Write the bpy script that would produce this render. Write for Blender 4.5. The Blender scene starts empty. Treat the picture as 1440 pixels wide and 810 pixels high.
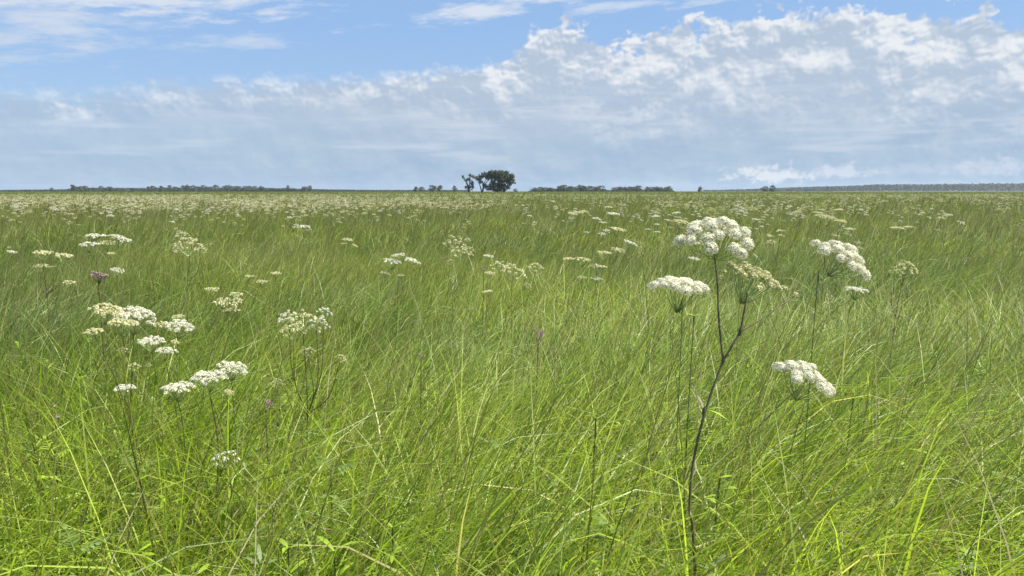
import bpy, math, random
import numpy as np
from mathutils import Vector, Matrix
R = math.radians
random.seed(7)
rng = np.random.default_rng(11)
scene = bpy.context.scene
col = scene.collection

# ------------------------------------------------------------------ camera
CAM_Z = 1.65
F = 1040.0                      # focal length in pixels of a 1440 wide picture
PITCH = math.atan((405 - 268.3) / F)
cam_d = bpy.data.cameras.new('camera')
cam = bpy.data.objects.new('camera', cam_d)
col.objects.link(cam)
cam.location = (0, 0, CAM_Z)
cam.rotation_euler = (math.pi / 2 - PITCH, 0, 0)
cam_d.sensor_width = 36
cam_d.lens = 36 * F / 1440
cam_d.clip_start = 0.05
cam_d.clip_end = 20000
scene.camera = cam

def ray(px, py):
    a = (px - 720) / F; b = (405 - py) / F
    c, s = math.cos(PITCH), math.sin(PITCH)
    return Vector((a, c + b * s, -s + b * c))

def at(px, py, d):              # the place d metres ahead that shows at a pixel
    return Vector((0, 0, CAM_Z)) + ray(px, py) * d

def azel(px, py):
    v = ray(px, py).normalized()
    return math.degrees(math.atan2(v.x, v.y)), math.degrees(math.asin(v.z))

# ------------------------------------------------------------------ render
scene.view_settings.view_transform = 'Standard'
scene.view_settings.look = 'None'
scene.view_settings.gamma = 1
scene.view_settings.exposure = EXPOSURE = 1.4
scene.render.engine = 'CYCLES'
scene.cycles.max_bounces = 6
scene.cycles.diffuse_bounces = 3
scene.cycles.transmission_bounces = 4
scene.cycles.volume_bounces = 0
scene.cycles.use_denoising = True
scene.cycles.denoiser = 'OPENIMAGEDENOISE'
scene.cycles.denoising_input_passes = 'RGB_ALBEDO_NORMAL'
scene.cycles.denoising_prefilter = 'ACCURATE'

# ------------------------------------------------------------------ node helper
class NT:
    def __init__(s, tree): s.t = tree; s.n = tree.nodes; s.l = tree.links
    def new(s, kind, **kw):
        nd = s.n.new(kind)
        for k, v in kw.items(): setattr(nd, k, v)
        return nd
    def put(s, sock, v):
        if isinstance(v, bpy.types.NodeSocket): s.l.new(v, sock)
        else: sock.default_value = v
    def m(s, op, a, b=None, c=None, clamp=False):
        nd = s.new('ShaderNodeMath', operation=op, use_clamp=clamp)
        s.put(nd.inputs[0], a)
        if b is not None: s.put(nd.inputs[1], b)
        if c is not None: s.put(nd.inputs[2], c)
        return nd.outputs[0]
    def ss(s, v, lo, hi, a=0.0, b=1.0):      # smoothstep
        nd = s.new('ShaderNodeMapRange', interpolation_type='SMOOTHSTEP')
        s.put(nd.inputs[0], v); s.put(nd.inputs[1], lo); s.put(nd.inputs[2], hi)
        s.put(nd.inputs[3], a); s.put(nd.inputs[4], b)
        return nd.outputs[0]
    def mix(s, f, a, b):
        nd = s.new('ShaderNodeMix', data_type='RGBA')
        s.put(nd.inputs[0], f); s.put(nd.inputs[6], a); s.put(nd.inputs[7], b)
        return nd.outputs[2]
    def vec(s, x, y, z=0.0):
        nd = s.new('ShaderNodeCombineXYZ')
        s.put(nd.inputs[0], x); s.put(nd.inputs[1], y); s.put(nd.inputs[2], z)
        return nd.outputs[0]
    def vm(s, op, a, b):
        nd = s.new('ShaderNodeVectorMath', operation=op)
        s.put(nd.inputs[0], a); s.put(nd.inputs[1], b)
        return nd.outputs[0]
    def noise(s, v, scale, detail=4, rough=.5, out=0, lac=2.0, dist=0.0, dim='3D'):
        nd = s.new('ShaderNodeTexNoise', noise_dimensions=dim)
        s.put(nd.inputs['Vector'], v); nd.inputs['Scale'].default_value = scale
        nd.inputs['Detail'].default_value = detail; nd.inputs['Roughness'].default_value = rough
        nd.inputs['Lacunarity'].default_value = lac; nd.inputs['Distortion'].default_value = dist
        return nd.outputs[out]

# ------------------------------------------------------------------ world: sky and clouds
SUN_EL, SUN_AZ = 58.0, 98.0     # azimuth clockwise from the view direction (+Y)
world = bpy.data.worlds.new('World'); scene.world = world
world.use_nodes = True
world.cycles.sampling_method = 'MANUAL'; world.cycles.sample_map_resolution = 256
w = NT(world.node_tree); w.n.clear()
tc = w.new('ShaderNodeTexCoord')
sep = w.new('ShaderNodeSeparateXYZ'); w.l.new(tc.outputs['Generated'], sep.inputs[0])
X, Y, Z = sep.outputs
DEG = 180 / math.pi
az = w.m('MULTIPLY', w.m('ARCTAN2', X, Y), DEG)
el = w.m('MULTIPLY', w.m('ARCSINE', Z), DEG)
sky = w.new('ShaderNodeTexSky', sky_type='NISHITA', sun_disc=False)
sky.sun_elevation = R(SUN_EL); sky.sun_rotation = R(SUN_AZ)
sky.altitude = 300; sky.air_density = 1.1; sky.dust_density = 0.5; sky.ozone_density = 2.5
S = 0.10                        # background strength
EXK = S * 2 ** EXPOSURE
def C(r, g, b): return (r / EXK, g / EXK, b / EXK, 1)      # a radiance, seen after the strength
def srgb(r, g, b):
    f = lambda v: ((v / 255 + .055) / 1.055) ** 2.4 if v > 10 else v / 255 / 12.92
    return (f(r), f(g), f(b))

P2 = w.vec(az, w.m('MULTIPLY', el, 1.25), 0.0)
# domain warp
wn = w.new('ShaderNodeTexNoise', noise_dimensions='2D'); w.l.new(P2, wn.inputs['Vector'])
wn.inputs['Scale'].default_value = .35; wn.inputs['Detail'].default_value = 3
warp = w.vm('MULTIPLY', w.vm('SUBTRACT', wn.outputs['Color'], (.5, .5, .5)), (.8, .75, 0))
PW = w.vm('ADD', P2, warp)
def billow(shift):
    v = w.vm('ADD', PW, shift)
    vo = w.new('ShaderNodeTexVoronoi', voronoi_dimensions='2D', feature='F1')
    w.l.new(v, vo.inputs['Vector'])
    vo.inputs['Scale'].default_value = .58; vo.inputs['Detail'].default_value = 2
    vo.inputs['Roughness'].default_value = .52; vo.inputs['Lacunarity'].default_value = 2.1
    vo.normalize = True
    b = w.m('SUBTRACT', 1.0, vo.outputs['Distance'])
    n = w.noise(v, 1.2, 4, .56, dim='2D')
    return w.m('ADD', w.m('MULTIPLY', b, .75), w.m('MULTIPLY', n, .55))
b0 = billow((0, 0, 0)); b1 = billow((.12, .26, 0))
# the upper edge of the cloud bank, as elevation against azimuth
pts = [(0, 118), (130, 122), (230, 108), (400, 104), (560, 98), (690, 82), (735, 62), (765, 30), (820, 42), (872, 58),
       (930, 44), (985, 26), (1040, 22), (1130, 6), (1215, -4), (1255, 22), (1300, 28), (1350, 20), (1440, 24)]
fc = w.new('ShaderNodeFloatCurve')
crv = fc.mapping.curves[0]
ae = [azel(*p) for p in pts]
ae = [(-60, ae[0][1] - 1)] + ae + [(60, ae[-1][1] + 1)]
def nx(a): return (a + 60) / 120
crv.points[0].location = (nx(ae[0][0]), ae[0][1] / 20); crv.points[1].location = (nx(ae[-1][0]), ae[-1][1] / 20)
for a, e in ae[1:-1]: crv.points.new(nx(a), e / 20)
fc.mapping.update()
w.put(fc.inputs['Value'], w.m('DIVIDE', w.m('ADD', az, 60), 120))
edge = w.m('MULTIPLY', fc.outputs[0], 20)
depth = w.m('SUBTRACT', edge, el)                    # degrees below the bank's edge
right = w.ss(az, -12, 12)
amp = w.m('ADD', 1.6, w.m('MULTIPLY', right, 2.2))
brk = w.m('MULTIPLY', w.m('SUBTRACT', w.noise(w.vm('ADD', PW, (7, 3, 0)), .40, 3, .55, dim='2D'), .5), w.m('ADD', 1.2, w.m('MULTIPLY', right, 4.2)))
dd = w.m('ADD', depth, w.m('ADD', brk, w.m('MULTIPLY', w.m('SUBTRACT', b0, .80), amp)))
cov = w.ss(dd, -.10, w.m('ADD', 1.3, w.m('MULTIPLY', right, -.5)))
# soft haze above the edge on the left, veil under the crisp tops
def soft(shift): return w.noise(w.vm('ADD', PW, shift), .30, 3, .5, dim='2D')
relief = w.m('ADD', w.m('MULTIPLY', w.m('SUBTRACT', b0, b1), .75), w.m('MULTIPLY', w.m('SUBTRACT', soft((0, 0, 0)), soft((.35, .9, 0))), 1.15))
top = w.ss(depth, w.m('ADD', 1.6, w.m('MULTIPLY', right, 5.0)), -.2)   # 1 near the sunlit tops
lowvar = w.noise(P2, .16, 3, .55, dim='2D')
lit = w.m('ADD', w.m('MULTIPLY', relief, 2.6), w.m('ADD', w.m('MULTIPLY', top, .42), w.m('MULTIPLY', w.m('SUBTRACT', lowvar, .5), .55)))
lit = w.m('ADD', lit, .17)
gain = w.m('ADD', .12, w.m('MULTIPLY', w.ss(depth, w.m('ADD', 3.2, w.m('MULTIPLY', right, 6.5)), .5), .88))
lit = w.m('ADD', w.m('MULTIPLY', w.m('SUBTRACT', lit, .3), gain), .3, clamp=True)
# streaks low in the sky
PS = w.vec(w.m('MULTIPLY', az, .10), w.m('MULTIPLY', el, 1.05), 3.0)
st = w.noise(w.vm('ADD', PS, w.vm('MULTIPLY', warp, (.05, .12, 0))), 1.0, 4, .55, dim='2D')
strk = w.m('MULTIPLY', w.ss(st, .50, .74), w.ss(el, 1.0, 3.0))
strk = w.m('MULTIPLY', strk, w.ss(el, 9.5, 5.5))
shade = srgb(158, 183, 212); grey = srgb(178, 194, 214); white = srgb(236, 240, 245)
base = w.mix(w.ss(el, 1.0, 8.0), C(*srgb(155, 184, 211)), C(*srgb(181, 198, 218)))
cc = w.mix(w.ss(lit, .02, 1.12), base, C(*white))
cc = w.mix(w.m('MULTIPLY', strk, .7), cc, C(*srgb(205, 217, 232)))
skycol = w.mix(.88, sky.outputs[0], w.mix(w.ss(el, 2, 14), C(*srgb(156, 187, 222)), C(*srgb(143, 179, 225))))
thick = w.m('SUBTRACT', 1.0, w.m('MULTIPLY', w.ss(az, -5, -30), .25))
out = w.mix(w.m('MULTIPLY', cov, thick), skycol, cc)
# single clouds: wisps high up, small cumulus on the horizon
nwisp = w.noise(w.vm('ADD', w.vec(w.m('MULTIPLY', az, .28), w.m('SUBTRACT', w.m('MULTIPLY', el, 1.3), w.m('MULTIPLY', az, .12))), w.vm('MULTIPLY', warp, (.25, .4, 0))), 1.0, 5, .62, dim='2D')
ncum = w.noise(PW, 1.3, 4, .6, dim='2D')
def blob(px, py, rx, ry, rot, soft, opac, colr, kind='wisp'):
    global out
    a, e = azel(px, py); k = 1040 / 57.3
    c, s = math.cos(R(rot)), math.sin(R(rot))
    da = w.m('SUBTRACT', az, a); de = w.m('SUBTRACT', el, e)
    u = w.m('DIVIDE', w.m('ADD', w.m('MULTIPLY', da, c), w.m('MULTIPLY', de, s)), rx / k)
    v = w.m('DIVIDE', w.m('SUBTRACT', w.m('MULTIPLY', de, c), w.m('MULTIPLY', da, s)), ry / k)
    if kind == 'cumulus':       # flat base
        v = w.m('MAXIMUM', v, w.m('MULTIPLY', v, -2.2))
    r = w.m('SQRT', w.m('ADD', w.m('MULTIPLY', u, u), w.m('MULTIPLY', v, v)))
    n, amp_ = (nwisp, 2.5) if kind == 'wisp' else (ncum, 2.4)
    f = w.m('ADD', w.m('SUBTRACT', 1.0, r), w.m('MULTIPLY', w.m('SUBTRACT', n, .5), amp_))
    f = w.m('MULTIPLY', w.ss(f, 0, soft), opac)
    out = w.mix(f, out, C(*colr))
wh = srgb(226, 232, 241)
blob(30, 20, 210, 64, 6, 1.3, .85, srgb(212, 222, 236))
blob(190, 2, 230, 20, 2, 1.0, .75, wh)
blob(343, 57, 85, 15, 4, 1.2, .50, wh)
blob(385, 14, 60, 11, 12, 1.2, .45, wh)
blob(690, 12, 150, 17, 9, 1.0, .85, wh)
blob(870, 9, 90, 8, 3, 1.0, .6, wh)
blob(975, 3, 60, 7, 3, 1.0, .6, wh)
blob(1085, 249, 66, 19, 0, .8, .9, srgb(228, 234, 241), 'cumulus')
blob(1185, 244, 52, 15, 0, .8, .85, srgb(214, 223, 236), 'cumulus')
blob(1295, 241, 60, 14, 0, .9, .55, srgb(196, 209, 228), 'cumulus')
blob(1415, 238, 75, 20, 0, .9, .75, srgb(205, 216, 232), 'cumulus')
blob(900, 258, 90, 8, 0, 1.0, .35, srgb(196, 209, 228), 'cumulus')
bg = w.new('ShaderNodeBackground'); bg.inputs['Strength'].default_value = S
wo = w.new('ShaderNodeOutputWorld')
w.l.new(out, bg.inputs['Color']); w.l.new(bg.outputs[0], wo.inputs[0])

sun_d = bpy.data.lights.new('sun', 'SUN'); sun_d.energy = 5.0; sun_d.angle = R(.53); sun_d.color = (1, .94, .84)
sun = bpy.data.objects.new('sun', sun_d); col.objects.link(sun)
sv = Vector((math.sin(R(SUN_AZ)) * math.cos(R(SUN_EL)), math.cos(R(SUN_AZ)) * math.cos(R(SUN_EL)), math.sin(R(SUN_EL))))
sun.rotation_euler = (-sv).to_track_quat('-Z', 'Y').to_euler()
sun.location = (0, 0, 60)

# ------------------------------------------------------------------ tagging and mesh helpers
def tag(o, label=None, cat=None, group=None, kind=None):
    if label: o['label'] = label
    if cat: o['category'] = cat
    if group: o['group'] = group
    if kind: o['kind'] = kind
    return o

def link(name, data, parent=None, loc=None):
    o = bpy.data.objects.new(name, data); col.objects.link(o)
    if loc is not None: o.location = loc
    if parent: o.parent = parent
    return o

def np_mesh(name, verts, faces, mats, mat_idx=None, colors=None, smooth=False):
    """verts (n,3), faces (m,k) with one k"""
    me = bpy.data.meshes.new(name)
    nv, (nf, k) = len(verts), faces.shape
    me.vertices.add(nv); me.vertices.foreach_set('co', np.ascontiguousarray(verts, dtype=np.float32).ravel())
    me.loops.add(nf * k); me.loops.foreach_set('vertex_index', np.ascontiguousarray(faces, dtype=np.int32).ravel())
    me.polygons.add(nf)
    me.polygons.foreach_set('loop_start', np.arange(0, nf * k, k, dtype=np.int32))
    for mt in mats: me.materials.append(mt)
    if mat_idx is not None: me.polygons.foreach_set('material_index', np.asarray(mat_idx, dtype=np.int32))
    me.polygons.foreach_set('use_smooth', np.full(nf, smooth, dtype=bool))
    if colors is not None:
        at_ = me.color_attributes.new('tint', 'BYTE_COLOR', 'POINT')
        c4 = np.ones((nv, 4), dtype=np.float32); c4[:, :3] = colors
        at_.data.foreach_set('color', c4.ravel())
    me.update(calc_edges=True)
    return me

class MB:                       # gathers quads and triangles for one mesh
    def __init__(s): s.v = []; s.f = []; s.mi = []
    def face(s, pts, mi=0):
        n = len(s.v); s.v += [tuple(p) for p in pts]; s.f.append(tuple(range(n, n + len(pts)))); s.mi.append(mi)
    def tube(s, pts, rad, sides=5, mi=0):
        pts = [Vector(p) for p in pts]; n0 = len(s.v)
        up = Vector((0.3, 1, 0.1)).normalized()
        for i, p in enumerate(pts):
            t = (pts[min(i + 1, len(pts) - 1)] - pts[max(i - 1, 0)]).normalized()
            a = t.cross(up)
            if a.length < 1e-3: a = t.cross(Vector((1, 0, 0)))
            a.normalize(); b = t.cross(a)
            r = rad[i] if hasattr(rad, '__len__') else rad
            for k in range(sides):
                q = 2 * math.pi * k / sides
                s.v.append(tuple(p + (a * math.cos(q) + b * math.sin(q)) * r))
        for i in range(len(pts) - 1):
            for k in range(sides):
                k2 = (k + 1) % sides
                s.f.append((n0 + i * sides + k, n0 + i * sides + k2, n0 + (i + 1) * sides + k2, n0 + (i + 1) * sides + k)); s.mi.append(mi)
    def ribbon(s, pts, wid, side, mi=0):
        n0 = len(s.v)
        for i, p in enumerate(pts):
            s.v.append(tuple(p - side * wid[i])); s.v.append(tuple(p + side * wid[i]))
        for i in range(len(pts) - 1):
            a = n0 + 2 * i; s.f.append((a, a + 1, a + 3, a + 2)); s.mi.append(mi)
    def build(s, name, mats, parent=None, loc=None, smooth=False, shift=None):
        me = bpy.data.meshes.new(name)
        v = s.v if shift is None else [(x - shift[0], y - shift[1], z - shift[2]) for x, y, z in s.v]
        me.from_pydata(v, [], s.f)
        for m_ in mats: me.materials.append(m_)
        me.polygons.foreach_set('material_index', s.mi)
        if smooth: me.polygons.foreach_set('use_smooth', [True] * len(s.f))
        me.update()
        return link(name, me, parent, loc)

def smooth_path(ctrl, n):       # Catmull-Rom through the control points
    c = [Vector(p) for p in ctrl]; c = [c[0] * 2 - c[1]] + c + [c[-1] * 2 - c[-2]]
    out_ = []
    segs = len(c) - 3
    for j in range(segs):
        p0, p1, p2, p3 = c[j:j + 4]
        for i in range(n):
            t = i / n
            out_.append(0.5 * ((2 * p1) + (p2 - p0) * t + (2 * p0 - 5 * p1 + 4 * p2 - p3) * t * t + (3 * p1 - p0 - 3 * p2 + p3) * t ** 3))
    out_.append(c[-2])
    return out_

# ------------------------------------------------------------------ materials
def leafy(name, base=None, trans=.45, rough=.42, spec=.5, attr=False, tmul=(1.25, 1.35, .55), vary=None):
    m = bpy.data.materials.new(name); m.use_nodes = True
    t = NT(m.node_tree); t.n.clear()
    if attr:
        a = t.new('ShaderNodeVertexColor'); a.layer_name = 'tint'; c = a.outputs[0]
    else:
        c = base + (1,) if len(base) == 3 else base
        if vary:
            g = t.new('ShaderNodeTexCoord')
            n_ = t.noise(g.outputs['Object'], vary, 3, .6)
            c = t.mix(t.ss(n_, .35, .65), tuple(v * .72 for v in base) + (1,), tuple(min(v * 1.25, .95) for v in base) + (1,))
    p = t.new('ShaderNodeBsdfPrincipled'); p.inputs['Roughness'].default_value = rough
    p.inputs['Specular IOR Level'].default_value = spec
    t.put(p.inputs['Base Color'], c)
    if trans > 0:
        tr = t.new('ShaderNodeBsdfTranslucent')
        mm = t.new('ShaderNodeMix', data_type='RGBA', blend_type='MULTIPLY'); mm.inputs[0].default_value = 1
        t.put(mm.inputs[6], c); mm.inputs[7].default_value = tmul + (1,)
        t.l.new(mm.outputs[2], tr.inputs[0])
        ms = t.new('ShaderNodeMixShader'); ms.inputs[0].default_value = trans
        t.l.new(p.outputs[0], ms.inputs[1]); t.l.new(tr.outputs[0], ms.inputs[2]); sh = ms.outputs[0]
    else: sh = p.outputs[0]
    o = t.new('ShaderNodeOutputMaterial'); t.l.new(sh, o.inputs[0])
    return m
M = {}
M['grass'] = leafy('grass_blades', trans=.45, rough=.48, spec=.38, attr=True)
M['leaf'] = leafy('tree_leaves', attr=True, trans=.25, rough=.5, spec=.3)
M['stem'] = leafy('dark_stem', (.085, .072, .032), trans=0, rough=.5, vary=14)
M['midstem'] = leafy('olive_stem', (.085, .10, .035), trans=0, rough=.5, vary=14)
M['greenstem'] = leafy('green_stem', (.085, .12, .035), trans=0, rough=.5)
M['ray'] = leafy('umbel_ray', (.27, .33, .12), trans=.3)
M['bigray'] = leafy('brown_ray', (.16, .17, .06), trans=.2)
M['white'] = leafy('white_floret', (.67, .66, .54), trans=.42, rough=.7, spec=.2, tmul=(1, 1, .92), vary=160)
M['cream'] = leafy('cream_floret', (.61, .59, .36), trans=.42, rough=.7, spec=.2, tmul=(1, 1, .85), vary=120)
M['tan'] = leafy('tan_floret', (.48, .47, .27), trans=.35, rough=.7, spec=.2, tmul=(1, 1, .8), vary=120)
M['mauve'] = leafy('mauve_floret', (.25, .19, .17), trans=.3, rough=.7, spec=.2, tmul=(1, .9, 1), vary=90)
M['purple'] = leafy('purple_floret', (.30, .14, .24), trans=.3, rough=.7, spec=.2, tmul=(1, .9, 1), vary=90)
M['herb'] = leafy('herb_leaf', (.30, .42, .035), trans=.5, rough=.4, vary=12)
M['dkherb'] = leafy('dark_herb_leaf', (.15, .22, .05), trans=.4, rough=.4, vary=12)
M['dark'] = leafy('dark_seed', (.02, .016, .012), trans=0, rough=.8)
M['bark'] = leafy('bark', (.07, .065, .055), trans=0, rough=.9, vary=1.5)
M['dead'] = leafy('dead_leaf', (.50, .42, .33), trans=.2, rough=.6)

def soil():
    m = bpy.data.materials.new('soil_and_thatch'); m.use_nodes = True
    t = NT(m.node_tree); p = t.n['Principled BSDF']
    g = t.new('ShaderNodeTexCoord')
    n1 = t.noise(g.outputs['Object'], 9, 5, .65); n2 = t.noise(g.outputs['Object'], .05, 4, .6)
    c1 = t.mix(t.ss(n1, .35, .65), (.03, .038, .012, 1), (.07, .08, .028, 1))
    c2 = t.mix(t.ss(n2, .4, .6), (.042, .062, .020, 1), (.055, .075, .026, 1))
    t.put(p.inputs['Base Color'], t.mix(.45, c1, c2)); p.inputs['Roughness'].default_value = .95
    b = t.new('ShaderNodeBump'); b.inputs['Strength'].default_value = .6; b.inputs['Distance'].default_value = .05
    t.l.new(n1, b.inputs['Height']); t.l.new(b.outputs[0], p.inputs['Normal'])
    return m

# ------------------------------------------------------------------ ground: one sheet to the horizon
def vnoise(x, y, s, seed):      # smooth value noise in 0..1
    r_ = np.random.default_rng(seed).random((64, 64))
    u = np.asarray(x) / s + 1000.3; v = np.asarray(y) / s + 1000.7
    iu = np.floor(u).astype(int); iv = np.floor(v).astype(int); fu = u - iu; fv = v - iv
    fu = fu * fu * (3 - 2 * fu); fv = fv * fv * (3 - 2 * fv)
    g = lambda a, b: r_[a % 64, b % 64]
    return (g(iu, iv) * (1 - fu) + g(iu + 1, iv) * fu) * (1 - fv) + (g(iu, iv + 1) * (1 - fu) + g(iu + 1, iv + 1) * fu) * fv
def ground_z(x, y):
    d = np.hypot(x, y)
    return (vnoise(x, y, 3.1, 5) - .5) * .10 + (vnoise(x, y, 17, 6) - .5) * .16 * np.clip(d / 12, 0, 1)
rs = [0] + list(np.geomspace(.6, 4000, 90)); na = 96
gv = [(0, 0, float(ground_z(0, 0)))]; gf = []
for r_ in rs[1:]:
    for k in range(na):
        a = 2 * math.pi * k / na; x, y = r_ * math.sin(a), r_ * math.cos(a)
        gv.append((x, y, float(ground_z(x, y))))
for k in range(na): gf.append((0, 1 + (k + 1) % na, 1 + k))
for i in range(len(rs) - 2):
    for k in range(na):
        a, b = 1 + i * na + k, 1 + i * na + (k + 1) % na
        gf.append((a, b, b + na, a + na))
me = bpy.data.meshes.new('ground'); me.from_pydata(gv, [], gf); me.materials.append(soil())
me.polygons.foreach_set('use_smooth', [True] * len(gf))
tag(link('ground', me), kind='structure')

# ------------------------------------------------------------------ grass
def wedge(y0, y1, dens, seed):
    g = np.random.default_rng(seed)
    W = .78 * y1 + 2.2; n = int((y1 - y0) * 2 * W * dens)
    x = g.uniform(-W, W, n); y = g.uniform(y0, y1, n)
    k = np.abs(x) < .78 * y + 2.2
    return x[k], y[k]

def grass_zone(y0, y1, dens, tuft, w0, K, seed, spread, zbase=0.0, arch=False):
    g = np.random.default_rng(seed)
    cx, cy = wedge(y0, y1, dens / tuft, seed)
    nt = len(cx)
    cnt = g.poisson(tuft, nt) + 1
    ti = np.repeat(np.arange(nt), cnt); N = len(ti)
    tr = .018 + .03 * g.random(nt)
    oa = g.uniform(0, 2 * np.pi, N); orr = tr[ti] * np.sqrt(g.random(N)) * (1 + spread * .02 * y0)
    x = cx[ti] + np.cos(oa) * orr; y = cy[ti] + np.sin(oa) * orr
    hmap = .74 + .26 * vnoise(x, y, 1.3, 21) + .14 * vnoise(x, y, 6, 22)
    th_ = (g.random(nt) * .25 + .88)[ti]
    L = hmap * th_ * (.70 + .40 * g.random(N)) * (1 + .08 * np.clip(1 - y / 7, 0, 1))
    # wind towards +x, in soft gusts; the right side lies over more
    gust = vnoise(x, y, 2.2, 31) * .6 + vnoise(x, y, 9, 32) * .4 + np.clip(x / (y + 2), -.3, .7) * .25
    phi = g.normal(0, 1, N) * (.72 - .22 * np.clip((y - 2) / 8, 0, 1)) + g.normal(0, .35, nt)[ti] + (vnoise(x, y, 1.1, 33) - .5) * 3.0 * np.clip(1.3 - y / 9, .45, 1)
    wild = g.random(N) < .15
    phi = np.where(wild, g.uniform(-np.pi, np.pi, N), phi)
    th0 = .04 + .20 * g.random(N)
    th1 = .30 + 1.15 * g.random(N) ** 1.2 + gust * .60 + .05 * np.clip(1 - y / 7, 0, 1)
    soft = g.random(N) < .18
    th1 = th1 + soft * (.7 + .6 * g.random(N))
    # palette (linear)
    green = np.array([.168, .240, .050]); yel = np.array([.295, .36, .060]); dk = np.array([.060, .118, .040])
    sheen = np.array([.22, .27, .15]); straw = np.array([.40, .36, .19]); brown = np.array([.17, .13, .07])
    p1 = vnoise(x, y, 1.1, 41); p2 = vnoise(x, y, 3.7, 42); p3 = vnoise(x, y, 11, 43)
    side = np.clip((x / (y + .5)) * 1.3 - .15, 0, 1)
    u = g.random(N)
    c = green + (yel - green) * np.clip(p1 * 1.3 + u * .75 - .62 + .25 * np.clip(1 - y / 7, 0, 1), 0, 1)[:, None]
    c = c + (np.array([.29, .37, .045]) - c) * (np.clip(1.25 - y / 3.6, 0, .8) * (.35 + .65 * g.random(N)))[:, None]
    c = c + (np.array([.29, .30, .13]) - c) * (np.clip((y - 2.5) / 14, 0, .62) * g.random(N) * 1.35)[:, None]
    c = c + (dk - c) * (np.clip((.58 - p2) * 3.6, 0, .95) * np.clip(1.5 - y / 11, .4, 1) * (.4 + .6 * g.random(N)))[:, None]
    c = c + (sheen - c) * (np.clip(side * .8 + (p3 - .6), 0, .8) * g.random(N))[:, None]  # silvery sheen painted into the blade colour, stronger to the right
    v = g.random(N)
    pale = g.random(N) < .07 + .17 * side  # blades coloured pale to stand for bright highlights, more of them rightward
    c = np.where(pale[:, None], np.array([.38, .45, .22]) * (.75 + .4 * g.random(N))[:, None], c)
    th1 = th1 + pale * .8
    dead = v < .04 + .04 * side
    c = np.where(dead[:, None], straw * (.6 + .5 * g.random(N))[:, None], c)
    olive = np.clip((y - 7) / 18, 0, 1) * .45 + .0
    seed_ = (~dead) & (v > .93 - olive * .25)
    c = np.where(seed_[:, None], brown * (.75 + .6 * g.random(N))[:, None] + np.array([.02, .05, 0.0]), c)
    L = np.where(seed_, L * 1.12 + .08, L); th1 = np.where(seed_, th1 * .45, th1)
    c = c * (.68 + .66 * g.random(N))[:, None]
    if arch:
        th0 = .15 + .3 * g.random(N); th1 = 1.5 + .9 * g.random(N); L = .78 + .34 * g.random(N)
        c = np.array([.27, .36, .10]) * (.6 + .6 * g.random(N))[:, None]
    W_ = w0 * (.45 + .85 * g.random(N)) ; W_ = np.where(seed_, W_ * .7, W_)
    roll0 = g.normal(0, .7, N); twist = g.normal(0, .9, N)
    d = np.stack([np.cos(phi), np.sin(phi)], 1)
    gz = ground_z(x, y)
    pos = np.zeros((N, K + 1, 3)); pos[:, 0] = np.stack([x, y, gz], 1)
    z0 = np.minimum(zbase, L * .5)
    seg = (L - z0) / K
    pos[:, 0, 2] += z0
    for k in range(K):
        f = (k + .5) / K
        th = th0 + (th1 - th0) * f ** 1.9
        pos[:, k + 1, 0] = pos[:, k, 0] + seg * np.sin(th) * d[:, 0]
        pos[:, k + 1, 1] = pos[:, k, 1] + seg * np.sin(th) * d[:, 1]
        pos[:, k + 1, 2] = pos[:, k, 2] + seg * np.cos(th)
    ts = np.linspace(0, 1, K + 1)
    prof = np.where(ts < .35, .75 + .7 * ts, 1.0 * (1 - ((ts - .35) / .65) ** 1.7) + .03)
    V = np.zeros((N, K + 1, 2, 3), dtype=np.float32)
    for k in range(K + 1):
        th = th0 + (th1 - th0) * ts[k] ** 1.9
        r_ = roll0 + twist * ts[k]
        perp = np.stack([-d[:, 1], d[:, 0], np.zeros(N)], 1)
        nrm = np.stack([-np.cos(th) * d[:, 0], -np.cos(th) * d[:, 1], np.sin(th)], 1)
        side_v = perp * np.cos(r_)[:, None] + nrm * np.sin(r_)[:, None]
        hw = (W_ * .5 * prof[k])[:, None]
        V[:, k, 0] = pos[:, k] - side_v * hw; V[:, k, 1] = pos[:, k] + side_v * hw
    base = (np.arange(N) * (K + 1) * 2)[:, None]
    q = np.arange(K)[None, :] * 2
    Fq = np.stack([base + q, base + q + 1, base + q + 3, base + q + 2], 2).reshape(-1, 4)
    Cc = np.repeat(c.astype(np.float32), (K + 1) * 2, axis=0)
    return V.reshape(-1, 3), Fq, Cc
GQ = 1.0
zones = [(.55, 4.5, 2900 * GQ, 16, .0062, 7, 101, 0, 0), (4.5, 11, 1500 * GQ, 12, .0066, 5, 102, 1, .10), (11, 28, 420 * GQ, 9, .013, 3, 103, 1, .25),
         (.9, 6.5, 42, 3, .0088, 12, 111, 1, .1, True), (28, 70, 95 * GQ, 6, .030, 2, 104, 1, .3), (70, 240, 8 * GQ, 3, .085, 2, 105, 1, .3), (240, 700, .40, 2, .34, 2, 106, 0, .3)]
VV, FF, CC = [], [], []; off = 0
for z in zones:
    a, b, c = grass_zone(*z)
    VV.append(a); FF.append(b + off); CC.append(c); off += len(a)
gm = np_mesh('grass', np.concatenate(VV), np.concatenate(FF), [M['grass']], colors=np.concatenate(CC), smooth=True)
del VV, FF, CC
tag(link('grass', gm), 'tall green meadow grass leaning right in the wind across the whole field', 'grass', kind='stuff')

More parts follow.
